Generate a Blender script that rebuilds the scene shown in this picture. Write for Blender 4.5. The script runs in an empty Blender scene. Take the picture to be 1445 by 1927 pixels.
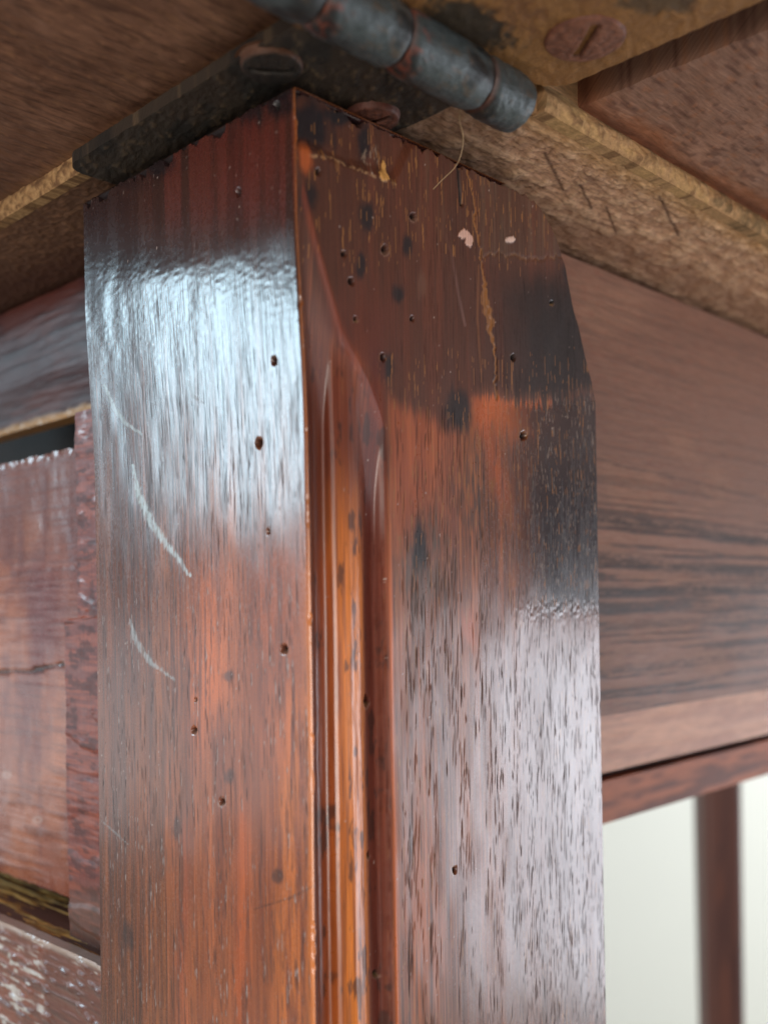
import bpy, math
import numpy as np

# ------------------------------------------------------------------ camera, light
CZ = 0.634                      # lens height above the floor (table underside is about 0.70 m up)
F = 1927.0                      # focal length in photo pixels
PPX, PPY = 722.5, 1140.0        # principal point in the photo
ROLL = math.radians(1.0)
sc = bpy.context.scene
cam = bpy.data.cameras.new('camera'); co = bpy.data.objects.new('camera', cam)
sc.collection.objects.link(co); sc.camera = co
cam.lens = 36.0; cam.sensor_width = 36.0; cam.sensor_fit = 'AUTO'
cam.shift_y = (PPY - 963.5) / 1927.0
cam.clip_start = 0.005; cam.clip_end = 60
co.location = (0, 0, CZ)
co.rotation_mode = 'XYZ'
from mathutils import Matrix
co.matrix_world = Matrix.Translation((0, 0, CZ)) @ Matrix.Rotation(math.radians(90), 4, 'X') @ Matrix.Rotation(-ROLL, 4, 'Z')
cam.dof.use_dof = True; cam.dof.focus_distance = 0.143; cam.dof.aperture_fstop = 17.0

w = bpy.data.worlds.new('World'); sc.world = w; w.use_nodes = True
bg = w.node_tree.nodes['Background']; bg.inputs[0].default_value = (0.86, 0.92, 1.0, 1); bg.inputs[1].default_value = 1.0
_n = w.node_tree.nodes; _l = w.node_tree.links
_tc = _n.new('ShaderNodeTexCoord'); _sx = _n.new('ShaderNodeSeparateXYZ'); _cr = _n.new('ShaderNodeValToRGB')
_mr = _n.new('ShaderNodeMapRange'); _mr.inputs[1].default_value = -1; _mr.inputs[2].default_value = 1
_l.new(_tc.outputs['Generated'], _sx.inputs[0]); _l.new(_sx.outputs['Z'], _mr.inputs[0]); _l.new(_mr.outputs[0], _cr.inputs[0]); _l.new(_cr.outputs[0], bg.inputs[0])
_e = _cr.color_ramp.elements; _e[0].position = 0.0; _e[0].color = (0.95, 0.90, 0.84, 1); _e[1].position = 1.0; _e[1].color = (0.30, 0.31, 0.33, 1)
for _p, _c in ((0.40, (0.98, 0.98, 1.0, 1)), (0.488, (0.90, 0.93, 1.0, 1)), (0.503, (0.10, 0.105, 0.12, 1))):
    _q = _e.new(_p); _q.color = _c

def area(name, loc, target, sx, sy, L, col):
    l = bpy.data.lights.new(name, 'AREA'); l.shape = 'RECTANGLE'; l.size = sx; l.size_y = sy
    l.energy = L * math.pi * sx * sy; l.color = col
    o = bpy.data.objects.new(name, l); sc.collection.objects.link(o)
    o.location = (loc[0], loc[1], loc[2] + CZ)
    from mathutils import Vector
    d = Vector(target) - Vector(loc)
    o.rotation_euler = d.to_track_quat('-Z', 'Y').to_euler()
    return o
area('window_light_left', (-1.5, 0.06, 0.34), (-0.02, 0.14, 0.03), 0.66, 0.38, 9.5, (0.62, 0.86, 1.0))
area('bright_floor_light_right', (1.5, 0.66, -0.47), (0.04, 0.14, 0.0), 0.85, 0.9, 3.4, (0.86, 0.90, 1.0))  # area lamp standing in for the bright floor and wall at right
area('fill_light_behind', (-0.5, -1.9, -0.25), (0.0, 0.15, 0.03), 1.6, 0.7, 5.0, (1.0, 0.93, 0.84))  # added soft fill lamp behind the camera

sc.render.engine = 'CYCLES'
sc.view_settings.view_transform = 'Standard'; sc.view_settings.look = 'None'
sc.view_settings.exposure = 0.32; sc.view_settings.gamma = 1.0

# ------------------------------------------------------------------ frame of the table (all relative to the lens)
aR = math.radians(44.2)
dR = np.array([math.sin(aR), math.cos(aR), 0.0])
dL = np.array([-math.cos(aR), math.sin(aR), 0.0])
UP = np.array([0, 0, 1.0])
def ray(px, py):
    dx, dy = px - PPX, py - PPY
    return (dx - math.tan(ROLL) * dy) / F, -(math.tan(ROLL) * dx + dy) / F
def on_z(px, py, z):            # -> (r, l)
    u, v = ray(px, py); d = z / v; p = np.array([u * d, d, z])
    return float(p @ dR), float(p @ dL)
def on_l(px, py, l):            # plane l = const -> (r, z)
    u, v = ray(px, py); q = np.array([u, 1.0, v]); d = l / (q @ dL)
    return float(q @ dR) * d, v * d
def on_r(px, py, r):            # plane r = const -> (l, z)
    u, v = ray(px, py); q = np.array([u, 1.0, v]); d = r / (q @ dR)
    return float(q @ dL) * d, v * d
def W(r, l, z):
    r, l, z = np.broadcast_arrays(r, l, z)
    return r[..., None] * dR + l[..., None] * dL + z[..., None] * UP
def proj(P):                    # surface point -> photo coordinates, used to measure where wear sits on each face
    u = P[..., 0] / P[..., 1]; v = P[..., 2] / P[..., 1]
    t = math.tan(ROLL); X = u * F; Y = -v * F
    dx = (X + t * Y) / (1 + t * t); dy = (Y - t * X) / (1 + t * t)
    return dx + PPX, dy + PPY

# ------------------------------------------------------------------ noise
def _h(i, j, s):
    n = (i.astype(np.int64) * 374761393 + j.astype(np.int64) * 668265263 + s * 974634777) & 0xffffffff
    n = ((n ^ (n >> 13)) * 1274126177) & 0xffffffff
    n = ((n ^ (n >> 16)) * 2246822519) & 0xffffffff
    return ((n ^ (n >> 15)) & 0xffff) / 65535.0
def vn(x, y, s=0):
    xi = np.floor(x); yi = np.floor(y); fx = x - xi; fy = y - yi
    fx = fx * fx * (3 - 2 * fx); fy = fy * fy * (3 - 2 * fy)
    a = _h(xi, yi, s); b = _h(xi + 1, yi, s); c = _h(xi, yi + 1, s); d = _h(xi + 1, yi + 1, s)
    return (a * (1 - fx) + b * fx) * (1 - fy) + (c * (1 - fx) + d * fx) * fy
def fbm(x, y, s=0, o=4):
    t = 0; amp = 0.5; tot = 0
    for k in range(o):
        t = t + amp * vn(x * 2 ** k + 17.3 * k, y * 2 ** k + 5.1 * k, s + k); tot += amp; amp *= 0.55
    return t / tot
def ss(a, b, x):
    t = np.clip((x - a) / (b - a), 0, 1); return t * t * (3 - 2 * t)
def lin(c):
    c = np.array(c, float) / 255.0
    return np.where(c <= 0.04045, c / 12.92, ((c + 0.055) / 1.055) ** 2.4)
def mixc(col, c, m):
    m = np.clip(m, 0, 1)[..., None]; col[...] = col * (1 - m) + lin(c) * m
def poly_y(pts, x):             # polyline y(x)
    p = np.array(pts, float); return np.interp(x, p[:, 0], p[:, 1])
def seg_d(pts, X, Y):           # distance to polyline and parameter
    best = np.full(X.shape, 1e9); par = np.zeros(X.shape); n = len(pts) - 1
    for k in range(n):
        x0, y0 = pts[k]; x1, y1 = pts[k + 1]; dx, dy = x1 - x0, y1 - y0
        t = np.clip(((X - x0) * dx + (Y - y0) * dy) / (dx * dx + dy * dy), 0, 1)
        d = np.hypot(X - x0 - t * dx, Y - y0 - t * dy)
        m = d < best; best = np.where(m, d, best); par = np.where(m, (k + t) / n, par)
    return best, par

# ------------------------------------------------------------------ mesh accumulator
class Acc:
    def __init__(s): s.v = []; s.f = []; s.c = []; s.r = []; s.u = []; s.sm = []; s.n = 0
    def grid(s, P, col, rough, surf, smooth=True, flip=False):
        nj, ni = P.shape[:2]
        s.v.append(P.reshape(-1, 3)); s.c.append(np.broadcast_to(col, P.shape).reshape(-1, 3))
        s.r.append(np.broadcast_to(rough, P.shape[:2]).reshape(-1)); s.u.append(np.broadcast_to(surf, P.shape).reshape(-1, 3))
        idx = np.arange(nj * ni).reshape(nj, ni) + s.n
        q = np.stack([idx[:-1, :-1], idx[:-1, 1:], idx[1:, 1:], idx[1:, :-1]], -1).reshape(-1, 4)
        if flip: q = q[:, ::-1]
        s.f.append(q); s.sm.append(np.full(len(q), smooth)); s.n += nj * ni
    def skirt(s, P, back, col, rough, surf, flip=False, steps=1):
        S = np.stack([P + back * (k / steps) for k in range(steps + 1)], 0)
        C = np.stack([col] * (steps + 1), 0); R = np.stack([rough] * (steps + 1), 0); U = np.stack([surf] * (steps + 1), 0).copy()
        U[..., 1] += (np.arange(steps + 1) / steps * np.linalg.norm(back) * 1000)[:, None]
        s.grid(S, C, R, U, False, flip)
    def box(s, o, a, b, c, col, rough=0.6):
        o, a, b, c = map(np.asarray, (o, a, b, c))
        for p, x, y in ((o, a, b), (o + c, b, a), (o, b, c), (o + a, c, b), (o, c, a), (o + b, a, c)):
            G = np.array([[p, p + x], [p + y, p + x + y]], float)
            lx, ly = np.linalg.norm(x) * 1000, np.linalg.norm(y) * 1000
            big = lx >= ly
            U = np.array([[[0, 0, 0], [lx, 0, 0] if big else [0, lx, 0]], [[0, ly, 0] if big else [ly, 0, 0], [lx, ly, 0] if big else [ly, lx, 0]]], float)
            s.grid(G, lin(col), rough, U, False)
    def build(s, name, mat, parent, ORG):
        V = np.concatenate(s.v) + np.array([0, 0, CZ]) - np.array(ORG)
        Fc = np.concatenate(s.f); me = bpy.data.meshes.new(name)
        me.vertices.add(len(V)); me.vertices.foreach_set('co', V.astype(np.float32).ravel())
        me.loops.add(Fc.size); me.loops.foreach_set('vertex_index', Fc.astype(np.int32).ravel())
        me.polygons.add(len(Fc)); me.polygons.foreach_set('loop_start', np.arange(0, Fc.size, 4, dtype=np.int32))
        me.polygons.foreach_set('loop_total', np.full(len(Fc), 4, dtype=np.int32))
        me.polygons.foreach_set('use_smooth', np.concatenate(s.sm))
        me.update(calc_edges=True)
        C = np.concatenate(s.c); C = np.concatenate([np.clip(C, 0, 1), np.ones((len(C), 1))], 1)
        a = me.attributes.new('albedo', 'FLOAT_COLOR', 'POINT'); a.data.foreach_set('color', C.astype(np.float32).ravel())
        a = me.attributes.new('rough', 'FLOAT', 'POINT'); a.data.foreach_set('value', np.concatenate(s.r).astype(np.float32))
        a = me.attributes.new('surf', 'FLOAT_VECTOR', 'POINT'); a.data.foreach_set('vector', np.concatenate(s.u).astype(np.float32).ravel())
        me.validate()
        me.materials.append(mat)
        o = bpy.data.objects.new(name, me); sc.collection.objects.link(o)
        if parent is not None: o.parent = parent
        return o

# ------------------------------------------------------------------ materials
def wood_mat(name, spec=0.5, coat=0.0, coat_r=0.15, bump=0.25, stretch=12.0, fine=3.0, var=0.25, metallic=0.0):
    m = bpy.data.materials.new(name); m.use_nodes = True; nt = m.node_tree; N = nt.nodes; Lk = nt.links
    b = N['Principled BSDF']
    ac = N.new('ShaderNodeAttribute'); ac.attribute_name = 'albedo'
    ar = N.new('ShaderNodeAttribute'); ar.attribute_name = 'rough'
    au = N.new('ShaderNodeAttribute'); au.attribute_name = 'surf'
    mp = N.new('ShaderNodeMapping'); mp.inputs['Scale'].default_value = (fine / stretch, fine, 1)
    Lk.new(au.outputs['Vector'], mp.inputs['Vector'])
    n1 = N.new('ShaderNodeTexNoise'); n1.inputs['Scale'].default_value = 1.0; n1.inputs['Detail'].default_value = 5; n1.inputs['Roughness'].default_value = 0.65
    Lk.new(mp.outputs[0], n1.inputs['Vector'])
    n2 = N.new('ShaderNodeTexNoise'); n2.inputs['Scale'].default_value = 1.6; n2.inputs['Detail'].default_value = 6
    Lk.new(au.outputs['Vector'], n2.inputs['Vector'])
    r1 = N.new('ShaderNodeMapRange'); r1.inputs[1].default_value = 0.3; r1.inputs[2].default_value = 0.7
    r1.inputs[3].default_value = 1 - var; r1.inputs[4].default_value = 1 + var
    Lk.new(n1.outputs[0], r1.inputs[0])
    mx = N.new('ShaderNodeVectorMath'); mx.operation = 'SCALE'
    Lk.new(ac.outputs['Color'], mx.inputs[0]); Lk.new(r1.outputs[0], mx.inputs['Scale'])
    Lk.new(mx.outputs[0], b.inputs['Base Color'])
    r2 = N.new('ShaderNodeMapRange'); r2.inputs[1].default_value = 0.3; r2.inputs[2].default_value = 0.7
    r2.inputs[3].default_value = -0.07; r2.inputs[4].default_value = 0.07; Lk.new(n2.outputs[0], r2.inputs[0])
    ad = N.new('ShaderNodeMath'); ad.operation = 'ADD'; ad.use_clamp = True
    Lk.new(ar.outputs['Fac'], ad.inputs[0]); Lk.new(r2.outputs[0], ad.inputs[1]); Lk.new(ad.outputs[0], b.inputs['Roughness'])
    mm = N.new('ShaderNodeMath'); mm.operation = 'MULTIPLY_ADD'; mm.inputs[1].default_value = 0.5
    Lk.new(n2.outputs[0], mm.inputs[0]); Lk.new(n1.outputs[0], mm.inputs[2])
    bp = N.new('ShaderNodeBump'); bp.inputs['Strength'].default_value = bump; bp.inputs['Distance'].default_value = 0.0002
    Lk.new(mm.outputs[0], bp.inputs['Height']); Lk.new(bp.outputs[0], b.inputs['Normal'])
    b.inputs['Specular IOR Level'].default_value = spec; b.inputs['Metallic'].default_value = metallic
    rc = N.new('ShaderNodeMapRange'); rc.inputs[1].default_value = 0.38; rc.inputs[2].default_value = 0.62; rc.inputs[3].default_value = coat; rc.inputs[4].default_value = 0.0
    Lk.new(ar.outputs['Fac'], rc.inputs[0]); Lk.new(rc.outputs[0], b.inputs['Coat Weight'])
    bc = N.new('ShaderNodeBump'); bc.inputs['Strength'].default_value = bump * 0.5; bc.inputs['Distance'].default_value = 0.0002
    Lk.new(n1.outputs[0], bc.inputs['Height']); Lk.new(bc.outputs[0], b.inputs['Coat Normal'])
    b.inputs['Coat Roughness'].default_value = coat_r
    return m
M_post = wood_mat('polished_oak', 0.45, 1.0, 0.19, 0.05, 60, 5.0, 0.30)
M_gate = wood_mat('polished_gate_oak', 0.45, 0.8, 0.18, 0.15, 20, 2.5, 0.2)
M_rail = wood_mat('varnished_oak_rail', 0.45, 0.15, 0.3, 0.3, 12, 2.0, 0.22)
M_raw = wood_mat('dusty_raw_oak', 0.2, 0.0, 0.3, 0.5, 6, 2.2, 0.28)
M_crumb = wood_mat('crumbling_wood_edge', 0.1, 0.0, 0.3, 0.6, 1.6, 1.6, 0.3)
M_iron = wood_mat('aged_iron', 0.5, 0.0, 0.3, 0.6, 1.3, 1.5, 0.3, 0.25)

def plain(name, col, rough=0.8):
    m = bpy.data.materials.new(name); m.use_nodes = True; nt = m.node_tree; b = nt.nodes['Principled BSDF']
    n = nt.nodes.new('ShaderNodeTexNoise'); n.inputs['Scale'].default_value = 3.0; n.inputs['Detail'].default_value = 6
    r = nt.nodes.new('ShaderNodeMix'); r.data_type = 'RGBA'
    c = lin(col); r.inputs[6].default_value = (*(c * 0.94), 1); r.inputs[7].default_value = (*np.clip(c * 1.05, 0, 1), 1)
    nt.links.new(n.outputs[0], r.inputs[0]); nt.links.new(r.outputs[2], b.inputs['Base Color']); b.inputs['Roughness'].default_value = rough
    return m

# ------------------------------------------------------------------ the thing
ORG = (0.02, 0.30, 0.0)
table = bpy.data.objects.new('gateleg_table', None); sc.collection.objects.link(table)
table.location = ORG; table.empty_display_size = 0.1
table['label'] = 'worn dark oak gateleg table seen from below, glossy corner post under an iron hinge'
table['category'] = 'table'

def fit(v0, v1, res): return max(2, int(round((v1 - v0) / res)) + 1)

# ================================================================== CORNER POST
d0 = 0.120
P0 = np.array([-0.0745 * d0, d0, 0.0])
r0 = float(P0 @ dR); l0 = float(P0 @ dL)
def solve(dirv, u):             # distance along dirv from P0 to the sight line u
    return (u * P0[1] - P0[0]) / (dirv[0] - u * dirv[1])
sL = solve(dL, -0.2826); sR = solve(dR, 0.2094)
RES = 0.00011; RESH = 0.0002
rng = np.random.default_rng(7)
H0 = 0.0608
def build_post():
    na = fit(0, sL, RES); nb = fit(0, sR, RES)
    a = np.linspace(sL, 0, na)[:-1]; b = np.linspace(0, sR, nb)
    hs = np.concatenate([np.linspace(-CZ, -0.08, 40)[:-1], np.arange(-0.08, H0 + 0.0012, RESH)])
    nA = len(a); nc = nA + nb; nh = len(hs)
    right = np.arange(nc) >= nA
    t = np.concatenate([-a, b])                      # signed distance round the corner
    T, H = np.meshgrid(t, hs)
    # top outline
    top = np.full(nc, H0)
    tb = np.array([[0, H0], [0.022, H0 - 0.0002], [0.0455, H0 - 0.0004], [0.0490, 0.0590], [0.0520, 0.0565], [0.0545, 0.0520], [0.0560, 0.0475], [0.0590, 0.0405], [0.0618, 0.0335], [0.0632, 0.029], [sR + 0.0001, 0.0]])
    top[right] = np.interp(b, tb[:, 0], tb[:, 1])
    top[~right] = H0
    top += (fbm(t * 900, t * 0 + 3.3, 5) - 0.5) * 0.0012 + (fbm(t * 2600, t * 0 + 1.3, 9) - 0.5) * 0.0002
    top[~right] -= 0.0016 * ss(0.012, 0.030, -t[~right]) * 0 + 0.0011 * ss(0.55, 0.75, fbm(t[~right] * 500, t[~right] * 0, 31))
    top -= np.where((t > 0.006) & (t < 0.03), 0.0011 * ss(0.45, 0.7, fbm(t * 420, t * 0 + 9, 12)), 0)
    # the right silhouette leaves the plane edge: width of the right face shrinks with height above 29 mm
    bmax = np.interp(hs, tb[::-1, 1], tb[::-1, 0]); bmax[hs < 0.029] = sR
    bmax += (fbm(hs * 400, hs * 0 + 4, 3) - 0.5) * 0.0005
    TT = T
    HH = np.minimum(H, top[None, :])
    base = np.where((TT < 0)[..., None], W(r0, l0 - TT, HH), W(r0 + TT, l0, HH))
    PX, PY = proj(base)
    A = TT * 1000; Z = HH * 1000                      # millimetres
    isR = TT > 0; isLf = ~isR
    # ---------------- moulding
    pb = np.array([[0, 0], [0.5, 0.6], [1.6, 1.7], [3.0, 2.5], [4.5, 2.6], [4.8, 2.35], [5.05, 1.5], [5.4, 1.05], [6.2, 0.75], [7.4, 0.6], [9.0, 0.7], [10.0, 1.1], [10.8, 1.5], [11.4, 1.8], [12.4, 1.85], [12.8, 1.6], [13.05, 0.8], [13.4, 0.3], [14.1, 0]])
    prof = np.interp(A, pb[:, 0], pb[:, 1]); prof = np.where(isR, prof, 0)
    # stop: each groove runs out upwards
    stop_pts = [(0.0, 53.0), (1.5, 49), (3, 44), (4.8, 38.5), (6.5, 34), (9.0, 31), (11, 28), (14.2, 22)]
    hstop = np.interp(A, [p[0] for p in stop_pts], [p[1] for p in stop_pts])
    ramp = np.clip((hstop - Z) * 0.16, 0, 9)
    _d = prof - ramp; mdep = 0.5 * (prof + ramp - np.sqrt(_d * _d + 0.20)); mdep = np.maximum(mdep, 0) * ss(0, .3, prof)
    mdep = mdep + np.where(mdep > 0.2, (fbm(A * 0.8, Z * 0.06, 61) - 0.5) * 0.15, 0)
    disp = -mdep                                       # mm along outward normal
    # ---------------- surface relief
    g1 = fbm(A * 2.2, Z * 0.10, 11, 4); g2 = fbm(A * 0.5, Z * 0.035, 23, 4); g3 = fbm(A * 5.0, Z * 0.35, 37, 3)
    disp += (fbm(A * 2.0, Z * 0.05, 12, 3) - 0.5) * 0.004 + (fbm(A * 0.12, Z * 0.06, 41, 3) - 0.5) * 0.22
    # the left face leans outward a little near its top, shaped to raise the window reflection
    zz_ = np.linspace(-80, 62, 1200); th_ = np.radians(3.0) * ss(14, 34, zz_) * (1 - ss(43, 47, zz_)); cum = np.cumsum(np.tan(th_)) * (zz_[1] - zz_[0])
    lean = (np.interp(Z, zz_, cum) - 0.45) * np.where(isLf, 1, 1 - ss(0, 12, A)) * ss(-60, 5, Z)
    # lumpy varnish at the top of the left face
    lump = np.where(isLf, ss(430, 520, PY) * (1 - ss(600, 820, PY)), 0)
    disp += lump * ((fbm(A * 0.9, Z * 2.0, 51, 3) - 0.5) * 0.035)
    lump2 = np.where(isR, np.exp(-((PY - 1150) / 22) ** 2) * ss(940, 1000, PX), 0)
    disp += lump2 * (fbm(A * 2.6, Z * 2.0, 53, 3) - 0.5) * 0.05
    chip = np.where(isR, ss(0, 26, poly_y([(560, 280), (600, 292), (650, 318), (700, 330), (745, 345), (765, 300), (790, 262)], PX) - PY + (fbm(A * 1.2, Z * .9, 77) - .5) * 12) * (PX < 800), 0)
    disp -= chip * 0.55
    disp -= np.where(isLf & (PX > 430), ss(0, 14, poly_y([(430, 215), (500, 176), (570, 172)], PX) - PY) * 0.4, 0)
    # round the arris a little, with nicks
    near = np.abs(A); nick = fbm(Z * 0.5, Z * 0 + 2, 91)
    rnd = (0.30 + 0.30 * ss(0.6, 0.8, nick)) * np.exp(-(near / 0.35) ** 2)
    disp -= rnd
    # ---------------- pores
    pore = np.zeros_like(A); t_mm = t * 1000; h_mm = hs * 1000
    j0 = 39
    def pores(n, tlo, thi, hlo, hhi, ln, wd, dp, tilt, clus):
        for k in range(n):
            tc = rng.uniform(tlo, thi); hc = rng.uniform(hlo, hhi)
            if clus(tc, hc) < rng.random(): continue
            L = rng.uniform(*ln); w_ = rng.uniform(*wd); d_ = rng.uniform(0.5, 1.0) * dp; ti = tilt + rng.normal(0, 0.025)
            i0 = np.searchsorted(t_mm, tc - 1.0); i1 = np.searchsorted(t_mm, tc + 1.0)
            ja = np.searchsorted(h_mm, hc - L); jb = np.searchsorted(h_mm, hc + L)
            if i1 <= i0 or jb <= ja: continue
            hh = h_mm[ja:jb, None]; xx = t_mm[None, i0:i1]
            cx = tc + (hh - hc) * ti + 0.02 * np.sin((hh - hc) * 1.1 + k)
            e = np.exp(-((xx - cx) / w_) ** 2) * np.clip(1 - ((hh - hc) / L) ** 2, 0, 1) ** 0.5 * d_
            pore[ja:jb, i0:i1] = np.maximum(pore[ja:jb, i0:i1], e)
    smi = lambda v: float(np.clip(v, 0, 1))
    cl1 = lambda tc, hc: smi((float(fbm(np.array([tc * 0.55]), np.array([hc * 0.03]), 101, 2)[0]) - 0.40) * 5)
    pores(2600, 15, 63.5, -76, 26, (0.4, 2.4), (0.06, 0.095), 1.0, 0.035, cl1)
    pores(700, 32, 63.5, -76, 14, (0.5, 1.8), (0.07, 0.11), 1.0, 0.045, lambda a_, b_: 1.0)
    pores(420, 40, 63.5, -76, 14, (0.25, 0.6), (0.06, 0.09), 1.0, 0.06, lambda a_, b_: 1.0)
    pores(2300, -47, -0.8, -76, 42, (0.3, 2.2), (0.065, 0.105), 1.0, -0.03, cl1)
    pores(520, -47, -0.8, -76, 38, (0.8, 3.2), (0.065, 0.105), 1.0, -0.035, lambda a_, b_: 1.0)
    pores(420, -40, -1.5, 8, 43, (1.0, 4.5), (0.05, 0.08), 1.0, -0.02, lambda a_, b_: 1.0)
    pores(700, 1, 14, -76, 10, (0.4, 1.4), (0.06, 0.10), 0.3, 0.0, cl1)
    pores(500, 15, 60, 30, 60, (0.6, 2.5), (0.06, 0.10), 0.5, 0.0, cl1)
    disp -= pore * 0.006
    disp += np.where(isR, (fbm(A * 4.5, Z * .03, 421, 3) - .5) * .006, 0)
    # ---------------- colour
    col = np.zeros(A.shape + (3,)); col[...] = lin((124, 70, 42))
    # broad tone
    mixc(col, (176, 98, 48), ss(0.45, 0.7, g2) * 0.75)
    mixc(col, (92, 48, 36), ss(0.50, 0.30, 1 - g1) * 0.0 + ss(0.52, 0.34, g1) * 0.55)
    mixc(col, (66, 38, 32), ss(0.60, 0.74, g3) * 0.35)
    mixc(col, (196, 108, 60), ss(0.60, 0.78, fbm(A * 1.1, Z * 0.03, 131, 3)) * 0.5)
    wx = (fbm(A * 0.35, Z * 0.25, 71) - 0.5) * 70; wy = (fbm(A * 0.9, Z * 0.10, 73) - 0.5) * 120
    bn = (fbm(A * .9, Z * .35, 79) - .5) * .9
    def blob(cx, cy, rx, ry, soft=0.5, warp=0.35):
        q = np.hypot((PX + wx * warp * rx / 30 - cx) / rx, (PY + wy * warp * ry / 60 - cy) / ry)
        return 1 - ss(1 - soft, 1 + soft * 0.6, q + bn)
    fibre_ = fbm(A * 5.5, Z * .04, 401, 3); mixc(col, (196, 112, 72), ss(.56, .72, fibre_) * .35); mixc(col, (64, 36, 32), ss(.44, .30, fibre_) * .35)
    # LEFT FACE
    Lm = isLf.astype(float)
    mixc(col, (74, 42, 34), Lm * (1 - ss(230, 360, PX + wx * .5)) * 0.50)
    mixc(col, (176, 88, 52), Lm * ss(300, 400, PX + wx * 0.6) * ss(940, 1080, PY + wy * .5) * 0.35)
    for cx, rx, y0, y1, c, am in ((395, 34, 1040, 1420, (230, 118, 56), 0.6), (372, 18, 1180, 1500, (222, 112, 52), 0.45), (545, 32, 1250, 2100, (230, 126, 54), 0.6), (455, 14, 1480, 2100, (216, 104, 50), 0.45), (345, 12, 1500, 2100, (190, 92, 58), 0.4), (520, 40, 1000, 1500, (206, 104, 62), 0.35)):
        mixc(col, c, Lm * np.exp(-((PX + wx * .25 - cx) / rx) ** 2) * ss(y0, y0 + 90, PY) * (1 - ss(y1 - 120, y1, PY)) * am * ss(0.3, 0.6, g1))
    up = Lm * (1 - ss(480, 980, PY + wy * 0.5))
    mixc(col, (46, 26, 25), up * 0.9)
    mixc(col, (98, 42, 34), Lm * (1 - ss(380, 480, PY)) * ss(260, 330, PX) * ss(0.42, 0.6, g2) * 0.6)
    mixc(col, (98, 38, 32), Lm * blob(480, 300, 70, 110, .8) * 0.45)
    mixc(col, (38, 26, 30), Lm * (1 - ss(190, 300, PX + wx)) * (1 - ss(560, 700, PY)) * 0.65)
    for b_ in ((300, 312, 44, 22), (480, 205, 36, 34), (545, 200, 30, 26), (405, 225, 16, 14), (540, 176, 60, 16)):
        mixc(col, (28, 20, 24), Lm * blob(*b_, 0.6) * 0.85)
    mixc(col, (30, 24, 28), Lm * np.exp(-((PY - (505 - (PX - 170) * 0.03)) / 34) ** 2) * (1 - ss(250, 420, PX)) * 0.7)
    for (cx, cy, rx, ry) in ((428, 1462, 11, 16), (425, 1272, 10, 10), (520, 1650, 10, 12), (330, 1560, 8, 20), (240, 1760, 12, 30)):
        mixc(col, (60, 38, 36), Lm * blob(cx, cy, rx, ry, .5) * 0.7)
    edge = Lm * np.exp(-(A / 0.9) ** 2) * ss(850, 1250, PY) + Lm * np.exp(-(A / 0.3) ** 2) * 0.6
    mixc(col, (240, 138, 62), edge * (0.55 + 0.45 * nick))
    # RIGHT FACE
    Rm = isR.astype(float)
    fl = Rm * ss(13.8, 15.2, A)
    mixc(col, (138, 84, 60), fl * ss(820, 1000, PX + wx) * 0.5)
    mixc(col, (96, 62, 50), fl * ss(900, 1080, PX + wx) * ss(1000, 1200, PY) * 0.45)
    mixc(col, (186, 92, 52), fl * (1 - ss(800, 900, PX + wx)) * (1 - ss(960, 1100, PY)) * 0.55)
    mixc(col, (196, 104, 56), fl * blob(790, 1720, 50, 300, .9) * 0.55 * ss(.35, .6, g1))
    mixc(col, (82, 66, 52), fl * blob(800, 1060, 58, 130, 0.9) * (0.3 + 0.7 * ss(0.40, 0.62, g3)) * 0.9)
    mixc(col, (60, 50, 44), fl * blob(900, 900, 40, 120, 0.9) * ss(0.40, 0.6, g3) * 0.7)
    mixc(col, (198, 100, 52), fl * blob(885, 1180, 16, 40, .7) * 0.7)
    mixc(col, (90, 78, 82), fl * ss(830, 1010, PX + wx * .7) * ss(1160, 1300, PY) * 0.30)
    # dark varnish zone, with a tide line
    tide = poly_y([(560, 560), (640, 640), (700, 700), (745, 765), (800, 790), (860, 815), (895, 745), (940, 742), (960, 756), (1000, 752), (1050, 756), (1120, 738)], PX) + (fbm(A * 1.3, Z * 0 + 3, 17) - .5) * 22 + (fbm(A * 5, Z * 0.02, 18, 3) - .5) * 46
    above = Rm * (1 - ss(-26, 16, PY - tide))
    above = above * np.where(A < 14, 1 - 0.6 * ss(0.3, 1.2, mdep), 1)
    mixc(col, (80, 43, 29), above * 0.93)
    mixc(col, (112, 58, 38), above * ss(0.5, 0.75, g2) * 0.5)
    mixc(col, (106, 50, 34), above * blob(690, 600, 80, 110, .8) * .5)
    mixc(col, (96, 70, 54), above * ss(880, 910, PX) * (1 - ss(470, 500, PY)) * 0.6 * (0.4 + 0.6 * ss(.4, .6, g1)))
    mixc(col, (118, 92, 68), above * (1 - ss(420, 520, PY + wy)) * ss(740, 820, PX) * ss(0.56, 0.72, g1) * 0.22)
    mixc(col, (30, 16, 13), above * ss(895, 1010, PX + wx * .5) * ss(480, 560, PY + wy * .3) * 0.88)
    mixc(col, (22, 14, 13), above * blob(1060, 640, 60, 120, .8) * 0.8)
    und = fl * ss(0, 10, PY - tide) * (1 - ss(35, 95, PY - tide + (g1 - .5) * 60)) * ss(880, 910, PX) * (1 - ss(1040, 1060, PX))
    mixc(col, (204, 104, 52), und * 0.85)
    mixc(col, (190, 92, 46), fl * np.exp(-((PX - (900 + (PY - 750) * .25)) / 16) ** 2) * ss(735, 760, PY) * (1 - ss(900, 1000, PY)) * .6)
    dk = fl * ss(930, 1030, PX + wx * .4 + (PY - 900) * -.08) * ss(0, 22, PY - np.where(PX > 1040, 732, 750) - (fbm(A * 3, Z * .1, 9) - .5) * 40) * (1 - ss(1125, 1175, PY + (fbm(A * 1.2, Z * .3, 8) - .5) * 40))
    mixc(col, (32, 13, 11), dk * 0.95)
    mixc(col, (130, 112, 100), dk * ss(0.66, 0.72, fbm(A * 4, Z * .9, 29, 3)) * .8)
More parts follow.
